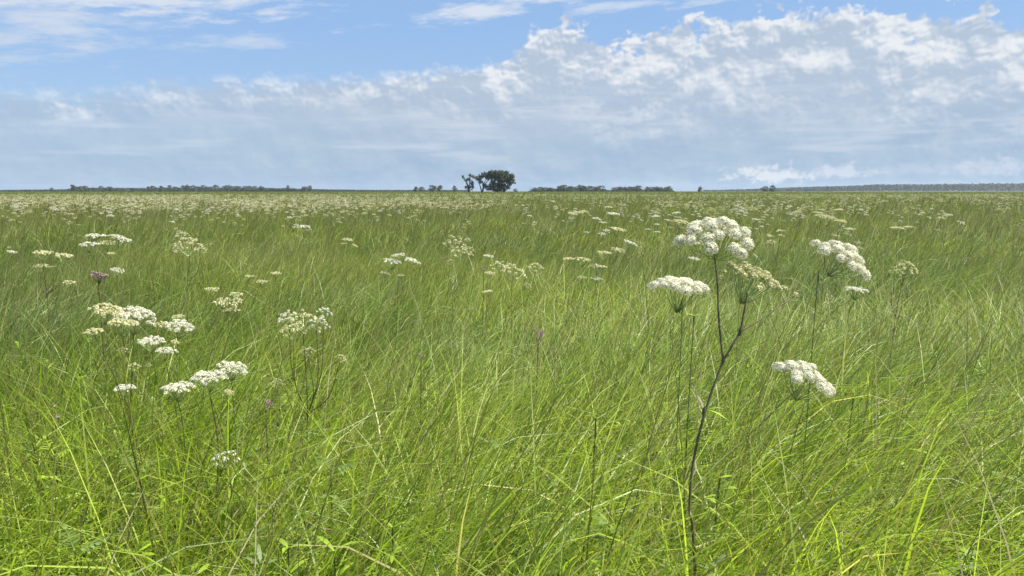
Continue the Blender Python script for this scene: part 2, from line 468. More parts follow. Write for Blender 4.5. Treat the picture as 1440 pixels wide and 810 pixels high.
# ------------------------------------------------------------------ flower heads
def florets(g, centre, rad, n, size, axis, mb, mi, cap=-.35, flat=1.0, jit=.45, rj=.80):
    """a ball or dome of tiny petal quads around centre"""
    ax = Vector(axis).normalized()
    a1 = ax.orthogonal().normalized(); a2 = ax.cross(a1)
    for _ in range(n):
        z = g.uniform(cap, 1); q = g.uniform(0, 2 * math.pi); s_ = math.sqrt(max(0, 1 - z * z))
        d = a1 * (s_ * math.cos(q)) + a2 * (s_ * math.sin(q)) + ax * (z * flat)
        p = centre + d * rad * g.uniform(rj, 1.04)
        nrm = (d + Vector((g.gauss(0, jit), g.gauss(0, jit), g.gauss(0, jit)))).normalized()
        u = nrm.orthogonal().normalized(); v = nrm.cross(u)
        r = g.uniform(0, 3.14); c, s2 = math.cos(r), math.sin(r)
        u, v = (u * c + v * s2) * size * g.uniform(.7, 1.25), (v * c - u * s2) * size * g.uniform(.7, 1.25)
        mb.face((p - u, p - v * .8, p + u, p + v * .8), mi)

def umbel_shapes(R_, n, dome, ball, nf, fs, seed, down=0.0, loose=0.0):
    """umbellet centres (with directions) of one umbel whose rays meet at the origin, axis +Z; R_ = radius"""
    g = random.Random(seed); out_ = []
    for i in range(n):
        f = (i + .5) / n
        r = math.sqrt(f) * R_ * (1 - .5 * ball / R_)
        q = i * 2.39996 + g.gauss(0, .12)
        h = R_ * 1.05 - dome * R_ * (r / R_) ** 2 * 1.0 - down * R_ * (r / R_) ** 4 + g.gauss(0, R_ * (.035 + loose))
        c = Vector((r * math.cos(q) + g.gauss(0, R_ * .04), r * math.sin(q) + g.gauss(0, R_ * .04), h))
        out_.append(c)
    return out_

_cache = {}
def umbel_data(key, R_, n, dome, ball, nf, fs, colr, seed, down=0, loose=0, cap=-.1, flat=.7):
    """(umbel mesh, rays mesh) for a small umbel whose umbellets need no object of their own"""
    if key in _cache: return _cache[key]
    g = random.Random(seed); mb = MB(); rb = MB()
    for c in umbel_shapes(R_, n, dome, ball, nf, fs, seed, down, loose):
        ax = (c.normalized() + Vector((0, 0, 1.2))).normalized()
        florets(g, c, ball * g.uniform(.8, 1.15), nf, fs, ax, mb, 0, cap, flat)
        rb.tube([Vector((0, 0, 0)), c * .5 + Vector((0, 0, -.06 * R_)), c], [.0007, .0006, .0006], 3)
    if key[0] in ('far', 'field'):      # too small to show its rays apart
        n_ = len(mb.v); mb.v += rb.v; mb.f += [tuple(i + n_ for i in f) for f in rb.f]; mb.mi += [1] * len(rb.f)
    a = bpy.data.meshes.new('umbel'); a.from_pydata(mb.v, [], mb.f); a.materials.append(M[colr]); a.materials.append(M['ray'])
    a.polygons.foreach_set('material_index', mb.mi)
    b = bpy.data.meshes.new('rays'); b.from_pydata(rb.v, [], rb.f); b.materials.append(M['ray'])
    _cache[key] = (a, b)
    return a, b

def orient(tilt, toward, spin=0.0):   # tilt in degrees to the right, and towards the camera
    return Matrix.Rotation(R(tilt), 3, 'Y') @ Matrix.Rotation(R(toward), 3, 'X') @ Matrix.Rotation(spin, 3, 'Z')

def add_umbel(parent, origin, hub, R_, colr, tilt, toward, seed, style, dome=.72):
    """an umbel part with its rays (and, close up, umbellets) as sub-parts; hub = where the rays meet"""
    rot = orient(tilt, toward, seed * 1.7).to_euler()
    if style == 'balls':
        g = random.Random(seed); n = 22 if dome > .6 else 20
        rb = MB(); cen = umbel_shapes(R_, n, dome, R_ * .2, 0, 0, seed, .05, .01)
        for c in cen: rb.tube([Vector((0, 0, 0)), c * .55 + Vector((0, 0, -.10 * R_)), c], [.0010, .0008, .0007], 4)
        um = rb.build('umbel', [M['ray']], parent, hub - origin, smooth=True); um.rotation_euler = rot
        k0 = []
        for j in range(3):
            key = ('ballmesh', colr, j)
            if key not in _cache:
                mb = MB(); gg = random.Random(900 + j)
                for _ in range(26):
                    d = Vector((gg.gauss(0, 1), gg.gauss(0, 1), gg.gauss(0, 1) + .35)).normalized() * .9
                    mb.tube([Vector((0, 0, -.15)), d], [.03, .02], 3, 1)
                florets(gg, Vector((0, 0, 0)), 1.0, 300, .10, (0, 0, 1), mb, 0, -.75, .94, .32, .88)
                florets(gg, Vector((0, 0, 0)), .80, 110, .17, (0, 0, 1), mb, 0, -.8, .94, .15, .95)
                me_ = bpy.data.meshes.new('umbellet'); me_.from_pydata(mb.v, [], mb.f)
                me_.materials.append(M[colr]); me_.materials.append(M['ray'])
                me_.polygons.foreach_set('material_index', mb.mi); _cache[key] = me_
            k0.append(_cache[key])
        for i, c in enumerate(cen):
            b = link('umbellet', k0[i % 3], um, c); s_ = R_ * (.19 if dome > .6 else .205) * g.uniform(.82, 1.12)
            b.scale = (s_, s_, s_ * (.88 if dome > .6 else .74))
            ax = (c.normalized() + Vector((0, 0, .5))).normalized()
            b.rotation_euler = ax.to_track_quat('Z', 'Y').to_euler()
        return um
    v = seed % 4
    if style == 'near':
        a, b = umbel_data((style, colr, v), .055, 36, .14, .0080, 40, .0022, colr, 50 + v, .05, .02)
    elif style == 'loose':
        a, b = umbel_data((style, colr, v), .055, 18, .60, .0082, 24, .0025, colr, 60 + v, .10, .05)
    elif style == 'flat':
        a, b = umbel_data((style, colr, v), .055, 22, .12, .0095, 18, .0036, colr, 70 + v, .06, .02)
    else:                       # 'far'
        a, b = umbel_data((style, colr, v), .055, 13, .18, .0110, 7, .0070, colr, 80 + v, .06, .02)
    um = link('umbel', a, parent, hub - origin); um.rotation_euler = rot
    s_ = R_ / .055; um.scale = (s_, s_, s_)
    if style != 'far': link('rays', b, um)
    return um

def herb_leaf(mb, base, direction, length, width, mi=0, g=random):
    d = Vector(direction).normalized(); side = d.cross(Vector((0, 0, 1)))
    if side.length < .1: side = Vector((1, 0, 0))
    side.normalize(); pts = []; wd = []
    for i in range(6):
        t = i / 5
        pts.append(base + d * length * t + Vector((0, 0, -.35 * length * t * t)))
        wd.append(width * math.sin(math.pi * min(.97, t * .9 + .08)) * .5)
    mb.ribbon(pts, wd, side, mi)

def compound_leaf(mb, base, direction, length, pairs, lw, g, mi=0):
    d = Vector(direction).normalized(); side = d.cross(Vector((0, 0, 1))).normalized()
    mb.tube([base, base + d * length], [.0016, .0008], 3, mi)
    for i in range(pairs):
        p = base + d * length * (.3 + .65 * i / pairs); l = length * (.55 - .3 * i / pairs)
        for s_ in (-1, 1):
            herb_leaf(mb, p, d * .7 + side * s_ + Vector((0, 0, g.uniform(-.1, .3))), l, lw, mi)
    herb_leaf(mb, base + d * length, d, length * .35, lw, mi)

def plant(label, D, umbels, base_px=None, group=None, stem='midstem', join=.20, style='flat', name='umbel_plant', cat='wildflower', leaves=0, thick=.0020, seed=None):
    """umbels: (px, py, width_px, colour, tilt, depth offset); the first one ends the main stem"""
    seed = seed if seed is not None else int(umbels[0][0] * 7 + umbels[0][1])
    g = random.Random(seed)
    hubs = []
    for (px, py, wpx, colr, tilt, dz) in umbels:
        d = D + dz; R_ = wpx * d / F / 2
        top = at(px, py, d)
        toward = 3 + g.uniform(-4, 6)
        ax = orient(tilt, toward) @ Vector((0, 0, 1))
        hubs.append((top - ax * R_ * .85, R_, colr, tilt, toward))
    mx = sum(h[0].x for h in hubs) / len(hubs)
    if base_px is None: bx = hubs[0][0].x - g.uniform(.02, .10) - .05
    else: bx = (base_px - 720) / F * D
    bz = float(ground_z(bx, D))
    base = Vector((bx, D + g.uniform(-.05, .05), bz))
    root = link(name, None, None, base)
    tag(root, label, cat, group)
    sb = MB()
    h0 = hubs[0][0]
    joint = Vector((h0.x * .6 + mx * .4 - .015, D, min(h[0].z for h in hubs) - join * (.6 if len(hubs) == 1 else 1)))
    mid = base.lerp(joint, .5) + Vector((-.02, 0, 0))
    path = smooth_path([base, mid, joint, h0], 5)
    rr = [thick * (1.25 - .75 * i / (len(path) - 1)) for i in range(len(path))]
    sb.tube([p - base for p in path], rr, 5)
    for h in hubs[1:]:
        j = path[min(len(path) - 3, int(len(path) * g.uniform(.6, .72)))]
        m_ = j.lerp(h[0], .5) + Vector((0, 0, -.02)) + (h[0] - j).cross(Vector((0, 1, 0))).normalized() * .02 * (1 if h[0].x < j.x else -1)
        pp = smooth_path([j, m_, h[0]], 4)
        sb.tube([p - base for p in pp], [thick * .55] * (len(pp) - 3) + [thick * .4] * 3, 4)
    sb.build('stem', [M[stem]], root, smooth=True)
    if leaves:
        lb = MB()
        for _ in range(leaves):
            p = path[g.randrange(3, 11)]
            compound_leaf(lb, p - base, (g.uniform(-1, 1), g.uniform(-1, .6), .5), g.uniform(.10, .18), 3, .014, g)
        lb.build('leaf', [M['dkherb']], root)
    for k, (hub, R_, colr, tilt, toward) in enumerate(hubs):
        add_umbel(root, base, hub, R_, colr, tilt, toward, seed % 97 + k * 5, style)
    return root

# ------------------------------------------------------------------ the hero plant and its neighbours
def hero():
    D = 1.62
    base = at(990, 810, D); base.z = float(ground_z(base.x, base.y)); base.x += .03
    root = link('umbel_plant', None, None, base)
    tag(root, 'tallest near plant, long dark stem forking below a big white umbel and a tan one', 'wildflower')
    P = lambda x, y, dd=0: at(x, y, D + dd) - base
    sb = MB()
    trunk = smooth_path([Vector((0, 0, 0)), P(977, 790), P(970, 715), P(976, 645), P(992, 578), P(1017, 507)], 6)
    sb.tube(trunk, [.0039 - .0012 * i / (len(trunk) - 1) for i in range(len(trunk))], 7)
    a = smooth_path([P(1017, 507), P(1011, 450), P(1009, 400), P(1004, 352)], 5)
    sb.tube(a, [.0026 - .0010 * i / (len(a) - 1) for i in range(len(a))], 6)
    b = smooth_path([P(1017, 507), P(1030, 485), P(1041, 465), P(1046, 440), P(1051, 412)], 5)
    sb.tube(b, [.0028 - .0011 * i / (len(b) - 1) for i in range(len(b))], 6)
    c = smooth_path([P(1041, 466), P(1060, 455, .01), P(1078, 444, .02), P(1100, 428, .03), P(1117, 417, .04)], 4)
    sb.tube(c, [.0019 - .0009 * i / (len(c) - 1) for i in range(len(c))], 5)
    d = smooth_path([P(973, 690), P(1005, 655, .09), P(1035, 628, .14), P(1075, 592, .16), P(1100, 566, .15), P(1122, 548, .15)], 4)
    sb.tube(d, [.0012 - .0004 * i / (len(d) - 1) for i in range(len(d))], 5)
    for q in ((990, 578), (1017, 507), (1041, 466)):      # swollen joints
        p = P(*q); sb.tube([p + Vector((-.002, 0, -.010)), p, p + Vector((.002, 0, .010))], [.0022, .0045, .0022], 6)
    sb.build('stem', [M['stem']], root, smooth=True)
    ax = orient(0, 6) @ Vector((0, 0, 1)); R1 = 108 * D / F / 2
    add_umbel(root, base, at(1009, 306, D) - ax * R1 * 1.12, R1, 'white', 0, 20, 3, 'balls', .64)
    R2 = 90 * (D + .15) / F / 2
    ax = orient(22, 6) @ Vector((0, 0, 1))
    add_umbel(root, base, at(1139, 524, D + .15) - ax * R2 * 1.0, R2, 'white', 22, 6, 8, 'balls', .45)
    R3 = 97 * D / F / 2; ax = orient(20, 2) @ Vector((0, 0, 1))
    um = umbel_data(('herotan',), .07, 38, .30, .0085, 60, .0022, 'tan', 77, .10, .03)
    u3 = link('umbel', um[0], root, at(1060, 385, D) - ax * R3 * .95 - base); u3.rotation_euler = orient(20, 2).to_euler()
    s_ = R3 / .07; u3.scale = (s_, s_, s_); link('rays', um[1], u3)
    u3['label'] = 'tan umbel going to seed, tilted down to the right'
    bb = MB(); gg = random.Random(4); florets(gg, P(1119, 415, .04), .006, 60, .002, (0, 0, 1), bb, 0, -.8, 1)
    bb.build('bud', [M['cream']], root)
    db = MB(); p0, p1 = P(990, 577), P(973, 541); side = Vector((1, .2, .4)).normalized()
    db.ribbon([p0, p0.lerp(p1, .3) + Vector((.003, 0, 0)), p0.lerp(p1, .7), p1], [.0012, .0020, .0016, .0006], side)
    o = db.build('sheath', [M['dead']], root); o['label'] = 'pale dry leaf sheath'
    db = MB(); p0, p1 = P(972, 676), P(976, 640)
    db.ribbon([p0, p0.lerp(p1, .5) + Vector((.008, 0, 0)), p1], [.001, .002, .0008], side)
    o = db.build('sheath', [M['dead']], root); o['label'] = 'pale dry leaf sheath'
    for (x0, y0, x1, y1, w_) in ((985, 785, 1002, 765, .03), (1010, 690, 1035, 676, .022), (994, 576, 1022, 580, .007), (990, 700, 1026, 700, .011)):
        lb = MB(); p0, p1 = P(x0, y0), P(x1, y1, -.03)
        herb_leaf(lb, p0, p1 - p0, (p1 - p0).length * 1.1, w_)
        herb_leaf(lb, p0, (p1 - p0) + Vector((.01, .02, .02)), (p1 - p0).length * .9, w_ * .8)
        lb.build('leaf', [M['herb']], root)
    return root
hero()

def ball_plant(label, D, px, py, wpx, tilt, toward, path_px, seed, th=.0012, dome=.72):
    R_ = wpx * D / F / 2
    top = at(px, py, D); ax = orient(tilt, toward) @ Vector((0, 0, 1))
    hub = top - ax * R_ * 1.05
    base = at(path_px[-1][0], path_px[-1][1], D); base.z = float(ground_z(base.x, base.y))
    root = link('umbel_plant', None, None, base); tag(root, label, 'wildflower')
    pts = [hub] + [at(a, b, D) for a, b in path_px[:-1]] + [base]
    pp = smooth_path([p - base for p in pts[::-1]], 5); sb = MB()
    sb.tube(pp, [th * (1.4 - .7 * i / (len(pp) - 1)) for i in range(len(pp))], 5)
    sb.build('stem', [M['greenstem']], root, smooth=True)
    um = add_umbel(root, base, hub, R_, 'white', tilt, toward, seed, 'balls', dome)
    return root
ball_plant('single plump white umbel left of the tall forked plant, just below its big top umbel', 2.0, 958, 396, 86, 6, 2, [(955, 440), (958, 480), (940, 700)], 12, dome=.25)
ball_plant('large white umbel tilted steeply down to the right, on thin stem right of tan umbel', 2.15, 1192, 350, 88, 30, 8, [(1152, 400), (1146, 440), (1120, 700)], 21, dome=.55)

T = plant
# near left
T('broad cream-white compound of umbels leaning right, largest of the left group', 2.75, [(190, 447, 62, 'white', 12, 0), (150, 438, 46, 'cream', 16, -.05), (193, 437, 28, 'white', 18, .1), (132, 467, 26, 'cream', 0, .1), (172, 456, 40, 'cream', 8, -.1)], 165, style='near', leaves=1)
T('white umbel with a small yellow one above it, right end of the cream-white row', 2.8, [(252, 460, 42, 'white', 14, 0), (228, 458, 24, 'cream', 12, 0), (250, 446, 18, 'cream', 0, .1)], 262, style='near')
T('pair of white umbels close together below the cream-white row', 2.5, [(213, 481, 38, 'white', 4, 0), (234, 494, 30, 'white', 8, 0), (246, 481, 13, 'cream', 20, .05)], 232, style='near', leaves=1)
T('faint small cream umbels below and left of the white pair', 2.7, [(188, 514, 22, 'cream', 6, 0), (174, 491, 16, 'cream', 20, 0), (208, 513, 12, 'cream', 0, .1)], 200, style='loose')
T('small white umbel on a dark stem, lowest left of the four in a row', 2.35, [(175, 547, 31, 'white', 3, 0)], 186, style='near', stem='stem')
T('flat white umbel between the small white one and the domed one', 2.15, [(250, 547, 46, 'white', 2, 0)], 262, style='near')
T('domed white umbel on a leaning dark stem, in the middle of the near left flowers', 2.05, [(294, 532, 50, 'white', 3, 0), (322, 552, 16, 'cream', 30, 0)], 262, style='near', leaves=1, stem='stem', thick=.003)
T('white umbel tilted right, highest right of the near row', 2.2, [(328, 519, 45, 'white', 12, 0)], 340, style='near')
T('loose low white umbel deep in the grass, nearest the bottom left', 1.98, [(317, 642, 42, 'white', 6, 0)], 300, style='loose', stem='greenstem')
T('tall seeding plant with yellow and white umbels and a drooping side bud', 2.55, [(426, 446, 52, 'tan', 4, 0), (402, 444, 32, 'white', -14, 0), (457, 437, 26, 'white', 14, 0), (413, 462, 42, 'cream', 4, -.05), (450, 452, 34, 'white', 24, -.05), (432, 492, 24, 'cream', 0, 0), (482, 503, 20, 'cream', 34, .0)], 420, style='loose', thick=.0032, leaves=1, stem='stem')
# middle left
T('rightward group of thin flat umbels above the mauve flower head', 4.6, [(133, 333, 27, 'white', 4, 0), (170, 337, 28, 'white', 22, .1), (126, 345, 26, 'white', 4, -.1), (150, 343, 24, 'tan', 4, 0), (155, 357, 13, 'cream', 4, 0), (158, 332, 14, 'cream', 0, 0)], 150)
T('three flat cream umbels on a dark stem at far left', 4.4, [(60, 357, 26, 'cream', 5, 0), (90, 361, 26, 'cream', 8, 0), (57, 375, 21, 'cream', 2, 0), (74, 376, 12, 'tan', 0, 0)], 70, stem='stem', thick=.003)
T('lone tiny white umbel at the left edge', 5.0, [(17, 355, 13, 'white', 14, 0), (13, 348, 6, 'cream', 0, 0)], 18)
T('shaggy tan umbel with drooping sides on twin stems', 4.3, [(266, 342, 48, 'tan', 4, 0), (256, 329, 20, 'cream', 0, .1), (248, 348, 18, 'cream', -20, 0), (284, 350, 16, 'cream', 25, 0)], 262, style='loose', thick=.0032)
T('small bright white umbel just right of the mauve flower head', 4.6, [(165, 381, 20, 'white', 12, 0)], 168)
T('faint small umbel below right of the three cream ones', 4.8, [(98, 398, 17, 'cream', 10, 0)], 100)
T('yellow-cream umbels in a stack left of the tall seeding plant', 3.7, [(321, 427, 40, 'cream', 6, 0), (298, 408, 22, 'cream', 4, 0), (333, 415, 20, 'cream', 8, 0), (325, 437, 24, 'cream', 4, 0)], 316)
T('three tiny pale umbels above the yellow-cream stack', 5.2, [(388, 385, 15, 'cream', 4, 0), (350, 389, 13, 'cream', 4, 0), (368, 397, 18, 'cream', 4, 0)], 372)
T('tiny white pair of umbels standing alone on a thin stem, upper left of centre', 6.4, [(427, 320, 20, 'white', 6, 0), (434, 324, 9, 'cream', 0, 0)], 424)
T('faint pale umbels on a bent stem, left of centre', 6.0, [(489, 338, 16, 'cream', 6, 0), (499, 346, 10, 'cream', 24, 0), (484, 343, 9, 'cream', 0, 0)], 486)
T('small yellowish umbel low in the grass between the near row and the seeding plant', 2.7, [(390, 536, 22, 'tan', 6, 0)], 392, style='loose', stem='greenstem')
# middle
T('bunch of white umbels on bent pinkish rays, left of centre', 4.8, [(560, 360, 20, 'white', -5, 0), (552, 369, 26, 'white', 10, 0), (580, 368, 24, 'white', 22, 0), (542, 385, 16, 'cream', 14, 0), (564, 388, 11, 'cream', 0, 0)], 556)
T('brownish seeding umbels above a cream one, centre', 4.9, [(640, 338, 38, 'tan', 6, .3), (650, 352, 34, 'cream', 4, 0), (660, 350, 20, 'tan', 10, 0), (633, 367, 16, 'tan', 0, 0), (658, 336, 10, 'white', 10, 0)], 648, style='loose')
T('two small pale umbels stacked just right of the brownish seeding ones', 4.9, [(687, 361, 16, 'white', 4, 0), (689, 385, 16, 'cream', 4, 0)], 688)
T('wide irregular cream umbel with arching rays, centre', 4.5, [(724, 380, 42, 'cream', 14, 0), (703, 372, 30, 'cream', 6, 0), (753, 374, 26, 'cream', 2, 0), (742, 401, 17, 'cream', 26, 0)], 728, style='loose')
T('single small umbel at the end of a long leaning pale stalk, below centre', 4.2, [(686, 411, 16, 'cream', -8, 0)], 655, stem='ray')
T('row of cream umbels right of centre topped by a tilted white one', 5.0, [(850, 357, 24, 'cream', 4, 0), (870, 353, 22, 'cream', 14, 0), (886, 343, 22, 'white', 24, 0), (820, 366, 22, 'cream', 8, 0), (800, 365, 18, 'cream', 2, 0)], 846)
T('faint cream umbels under the row right of centre', 5.0, [(840, 376, 26, 'cream', 2, 0), (818, 391, 16, 'cream', 4, 0), (838, 393, 18, 'white', 4, 0)], 836)
T('group of small cream umbels in the upper middle, near the mauve tufts', 7.2, [(810, 301, 22, 'cream', -6, 0), (822, 298, 12, 'cream', 8, 0), (804, 308, 10, 'white', 0, 0)], 812)
T('whitish umbels over a mauve-tinged one, left of the big white umbels', 6.8, [(862, 302, 20, 'white', 4, 0), (848, 314, 14, 'white', 4, 0), (868, 324, 24, 'cream', 12, 0), (856, 292, 12, 'cream', 0, 0)], 860)
T('four tiny round white umbels in a cluster left of the big top umbel', 3.7, [(922, 305, 12, 'white', 0, 0), (924, 316, 9, 'white', 0, 0), (911, 323, 9, 'white', 0, 0), (924, 327, 11, 'white', 0, 0)], 922, stem='greenstem', thick=.0014)
T('cream umbels tucked behind the left side of the big top umbel', 3.3, [(956, 313, 24, 'cream', 6, 0), (952, 300, 12, 'white', 0, 0), (940, 311, 14, 'cream', 14, 0), (964, 338, 17, 'white', 6, 0), (980, 343, 14, 'white', 0, 0)], 960, stem='greenstem', thick=.0014)
T('small white umbels below the big top umbel, left of its stem', 3.4, [(976, 365, 18, 'white', 6, 0), (998, 351, 12, 'white', 0, 0)], 975, stem='greenstem', thick=.0013)
T('three tiny white florets clusters just above the tan umbel', 3.2, [(1048, 369, 8, 'white', 0, 0), (1038, 362, 8, 'cream', 0, 0), (1062, 360, 9, 'white', 40, 0)], 1052, stem='greenstem', thick=.0012)
T('cream umbel with white edges right of the steeply tilted white one', 3.6, [(1277, 374, 34, 'cream', 16, 0), (1262, 381, 22, 'cream', 4, 0), (1270, 368, 16, 'tan', 0, 0)], 1270, style='loose')
T('small flat white umbel below the steeply tilted white one', 3.4, [(1204, 409, 33, 'white', 6, 0)], 1196, style='near')
T('small pale umbels in the grass at the upper right, beyond the cream umbel', 6.5, [(1180, 296, 14, 'cream', 0, 0), (1155, 305, 20, 'cream', 0, 0), (1195, 323, 16, 'cream', 0, 0)], 1170)
T('yellowish umbel cluster above and left of the steeply tilted white one', 5.4, [(1165, 308, 26, 'tan', 6, 0), (1182, 312, 18, 'cream', 0, 0), (1150, 300, 14, 'cream', 4, 0)], 1166)
T('pale umbels low among the upper right ones, above the cream umbel', 6.2, [(1262, 322, 20, 'cream', 2, 0), (1277, 320, 14, 'cream', 2, 0)], 1266)

# mauve and purple flowers
def tufted(label, D, px, py, wpx, hpx, base_px, mat, name='mauve_flower', n=9, ground_=True, th=.0022, cat='wildflower'):
    R_ = wpx * D / F / 2; H_ = hpx * D / F
    top = at(px, py, D); base = Vector(((base_px - 720) / F * D, D, 0)); base.z = float(ground_z(base.x, base.y))
    root = link(name, None, None, base); tag(root, label, cat)
    g = random.Random(int(px)); hb = MB(); sb = MB()
    hub = top - base - Vector((0, 0, H_ * 1.6))
    path = smooth_path([Vector((0, 0, 0)), hub * .5 + Vector((-.01, 0, 0)), hub], 5)
    sb.tube(path, th, 5)
    for i in range(n):
        q = i * 2.4; r = R_ * math.sqrt((i + .5) / n)
        c = hub + Vector((r * math.cos(q), r * math.sin(q), H_ * g.uniform(.7, 1.4)))
        if n > 1: sb.tube([hub, c], th * .4, 3)
        florets(g, c, R_ * (.34 if n > 1 else .9), 46, R_ * (.10 if n > 1 else .22), (0, 0, 1), hb, 0, -.4, 1.1)
    sb.build('stem', [M['stem']], root, smooth=True); hb.build('flower_head', [M[mat]], root)
    for k in range(6):
        lb = MB(); p = path[3 + k]; herb_leaf(lb, p, (g.uniform(-1, 1), g.uniform(-1, .3), .8), .09, .016)
        lb.build('leaf', [M['dkherb']], root)
    return root
tufted('mauve clustered flower head on a thick dark stem, upper left', 3.5, 138, 382, 20, 11, 141, 'mauve', th=.004)
tufted('small round purple flower head right of the domed white umbel', 2.3, 373, 559, 13, 11, 372, 'purple', 'purple_flower', 1)
tufted('tiny pinkish flower head low at the left, beside the small white umbel', 2.5, 71, 567, 9, 7, 70, 'mauve', 'pink_flower', 1)
tufted('tiny dull pink flower head just below another at the left', 2.45, 77, 585, 8, 6, 80, 'mauve', 'pink_flower', 1)
tufted('small dull mauve flower head in darker grass, below centre', 3.0, 592, 494, 14, 10, 590, 'mauve', n=3)
tufted('dusky mauve tuft in the grass at the centre, below the arching cream umbel', 3.4, 757, 462, 20, 12, 757, 'mauve', n=4)
tufted('small mauve tuft beside the two stacked pale umbels', 4.8, 680, 371, 12, 10, 680, 'mauve', n=3)

# dark seed spike
D = 2.3; p0 = at(187, 612, D); p1 = at(187, 583, D)
base = Vector((p0.x, D, 0)); root = link('seed_spike', None, None, base)
tag(root, 'narrow black seed spike standing under the small white umbel at left', 'seed spike')
sb = MB(); sb.tube([Vector((0, 0, 0)), p0 - base], .0015, 4); sb.build('stem', [M['stem']], root)
sb = MB(); a, b = p0 - base, p1 - base
sb.tube([a, a.lerp(b, .1), a.lerp(b, .6), b], [.0015, .0042, .0038, .0012], 7); sb.build('spike', [M['dark']], root, smooth=True)

# mixed low herbs between the blades: nobody could count them
gh = random.Random(71); hm = MB()
for _ in range(520):
    y = .9 + 6.0 * gh.random() ** 1.3; x = gh.uniform(-.78, .78) * y; zt = gh.uniform(.5, .86); z0 = float(ground_z(x, y))
    b_ = Vector((x, y, z0 + .25)); t_ = Vector((x + gh.uniform(0, .12), y + gh.uniform(-.05, .05), z0 + zt)); mi_ = gh.choice((0, 0, 1, 2))
    hm.tube([b_, b_.lerp(t_, .5) + Vector((-.01, 0, 0)), t_], [.0016, .0013, .0008], 3, 1)
    L_ = gh.uniform(.03, .075); W_ = L_ * gh.uniform(.12, .30)
    for i in range(gh.randint(6, 14)):
        p_ = b_.lerp(t_, .45 + .55 * gh.random()); q_ = gh.uniform(0, 6.28)
        herb_leaf(hm, p_, (math.cos(q_), math.sin(q_), gh.uniform(0, 1.0)), L_ * gh.uniform(.6, 1.2), W_, mi_)
tag(hm.build('meadow_herbs', [M['herb'], M['dkherb'], M['greenstem']]), 'scattered leafy herbs mixed into the near grass', 'herbs', kind='stuff')

# bright leafy herbs in the foreground
def herb(label, px, py, D, n, length, width, mat='herb', comp=False):
    length *= .75; width *= .8
    top = at(px, py, D); base = Vector((top.x, D, 0)); base.z = float(ground_z(base.x, base.y))
    root = link('leafy_herb', None, None, base); tag(root, label, 'herb')
    g = random.Random(int(px * 3 + py)); sb = MB(); lb = MB(); tip = top - base
    path = smooth_path([Vector((0, 0, 0)), tip * .5 + Vector((-.01, 0, 0)), tip], 6); sb.tube(path, .0022, 4)
    for i in range(n):
        p = path[len(path) - 1 - (i * 7 // n)]
        d = (math.cos(i * 2.4), math.sin(i * 2.4), g.uniform(.15, .8))
        if comp: compound_leaf(lb, p, d, length * g.uniform(.7, 1.2), 4, width, g)
        else: herb_leaf(lb, p, d, length * g.uniform(.7, 1.2), width)
    sb.build('stem', [M['greenstem']], root); lb.build('foliage', [M[mat]], root)
herb('bright lime leafy shoot in the grass left of the tall forked stem', 838, 588, 2.1, 9, .07, .012)
herb('low lime leafy tuft at the bottom, left of centre', 552, 742, 1.75, 14, .08, .013)
herb('star-shaped bright green leaves at the bottom edge, left of centre', 405, 770, 1.65, 16, .09, .015)
herb('spiky bright leaves at the bottom edge beside the star-shaped ones', 470, 775, 1.6, 14, .10, .015)
herb('yellow-green feathery herb at lower left', 76, 640, 2.1, 9, .09, .010, comp=True)
herb('dark divided leaves low in the left corner', 105, 775, 1.65, 9, .11, .016, 'dkherb', True)
herb('dull green divided leaves in the grass at the lower left middle', 190, 660, 2.0, 9, .09, .012, 'dkherb', True)
herb('dull divided leaves at the lower middle left, right of the loose low umbel', 465, 660, 2.0, 8, .08, .012, 'dkherb', True)
herb('tiny lime leaf pair in the grass at lower right centre', 1012, 672, 1.9, 6, .05, .014)
herb('yellowish leafy shoot at right of the low tilted white umbel', 1200, 560, 2.3, 7, .06, .010)
herb('yellow-green leaf tuft beside the right end of the bottom edge', 1200, 775, 1.65, 9, .07, .012)
herb('yellow-green leafy tip left of the single plump white umbel', 976, 444, 2.3, 8, .05, .011)

# ------------------------------------------------------------------ flowers scattered over the field
def field_density(x, y):
    """wanted flower plants per square metre"""
    t = x / y
    leftband = np.clip((y - 15) / 6, 0, 1) * np.clip((85 - y) / 20, .05, 1) * 1.35 * np.clip((-.02 - t) / .14 + .3, 0, 1) * 1.0
    centre = np.clip((y - 8) / 14, 0, 1) * .24 + .03
    rightfield = np.clip((t - .02) / .14, 0, 1) * np.clip((y - 6.5) / 5, .0, 1) * np.clip(1.25 - (t - .42) * 5, .12, 1) * .62 * np.clip((70 - y) / 30, .22, 1)
    return np.maximum(np.maximum(leftband, rightfield), centre) * (.45 + 1.1 * vnoise(x, y, 4.5, 77))
g = np.random.default_rng(5)
n = 60000; yy = 6 + 134 * np.sqrt(g.random(n)); xx = g.uniform(-.78, .78, n) * yy
area = .78 * 2 * 140 ** 2 / 2
keep = g.random(n) < field_density(xx, yy) * area / n * 1.0
xx, yy = xx[keep], yy[keep]
o = np.argsort(yy); xx, yy = xx[o], yy[o]
NI = 235
def variety(i):
    u = (i * 37 % 100) / 100
    return 'cream' if u < .48 else ('white' if u < .80 else 'tan')
protos = []
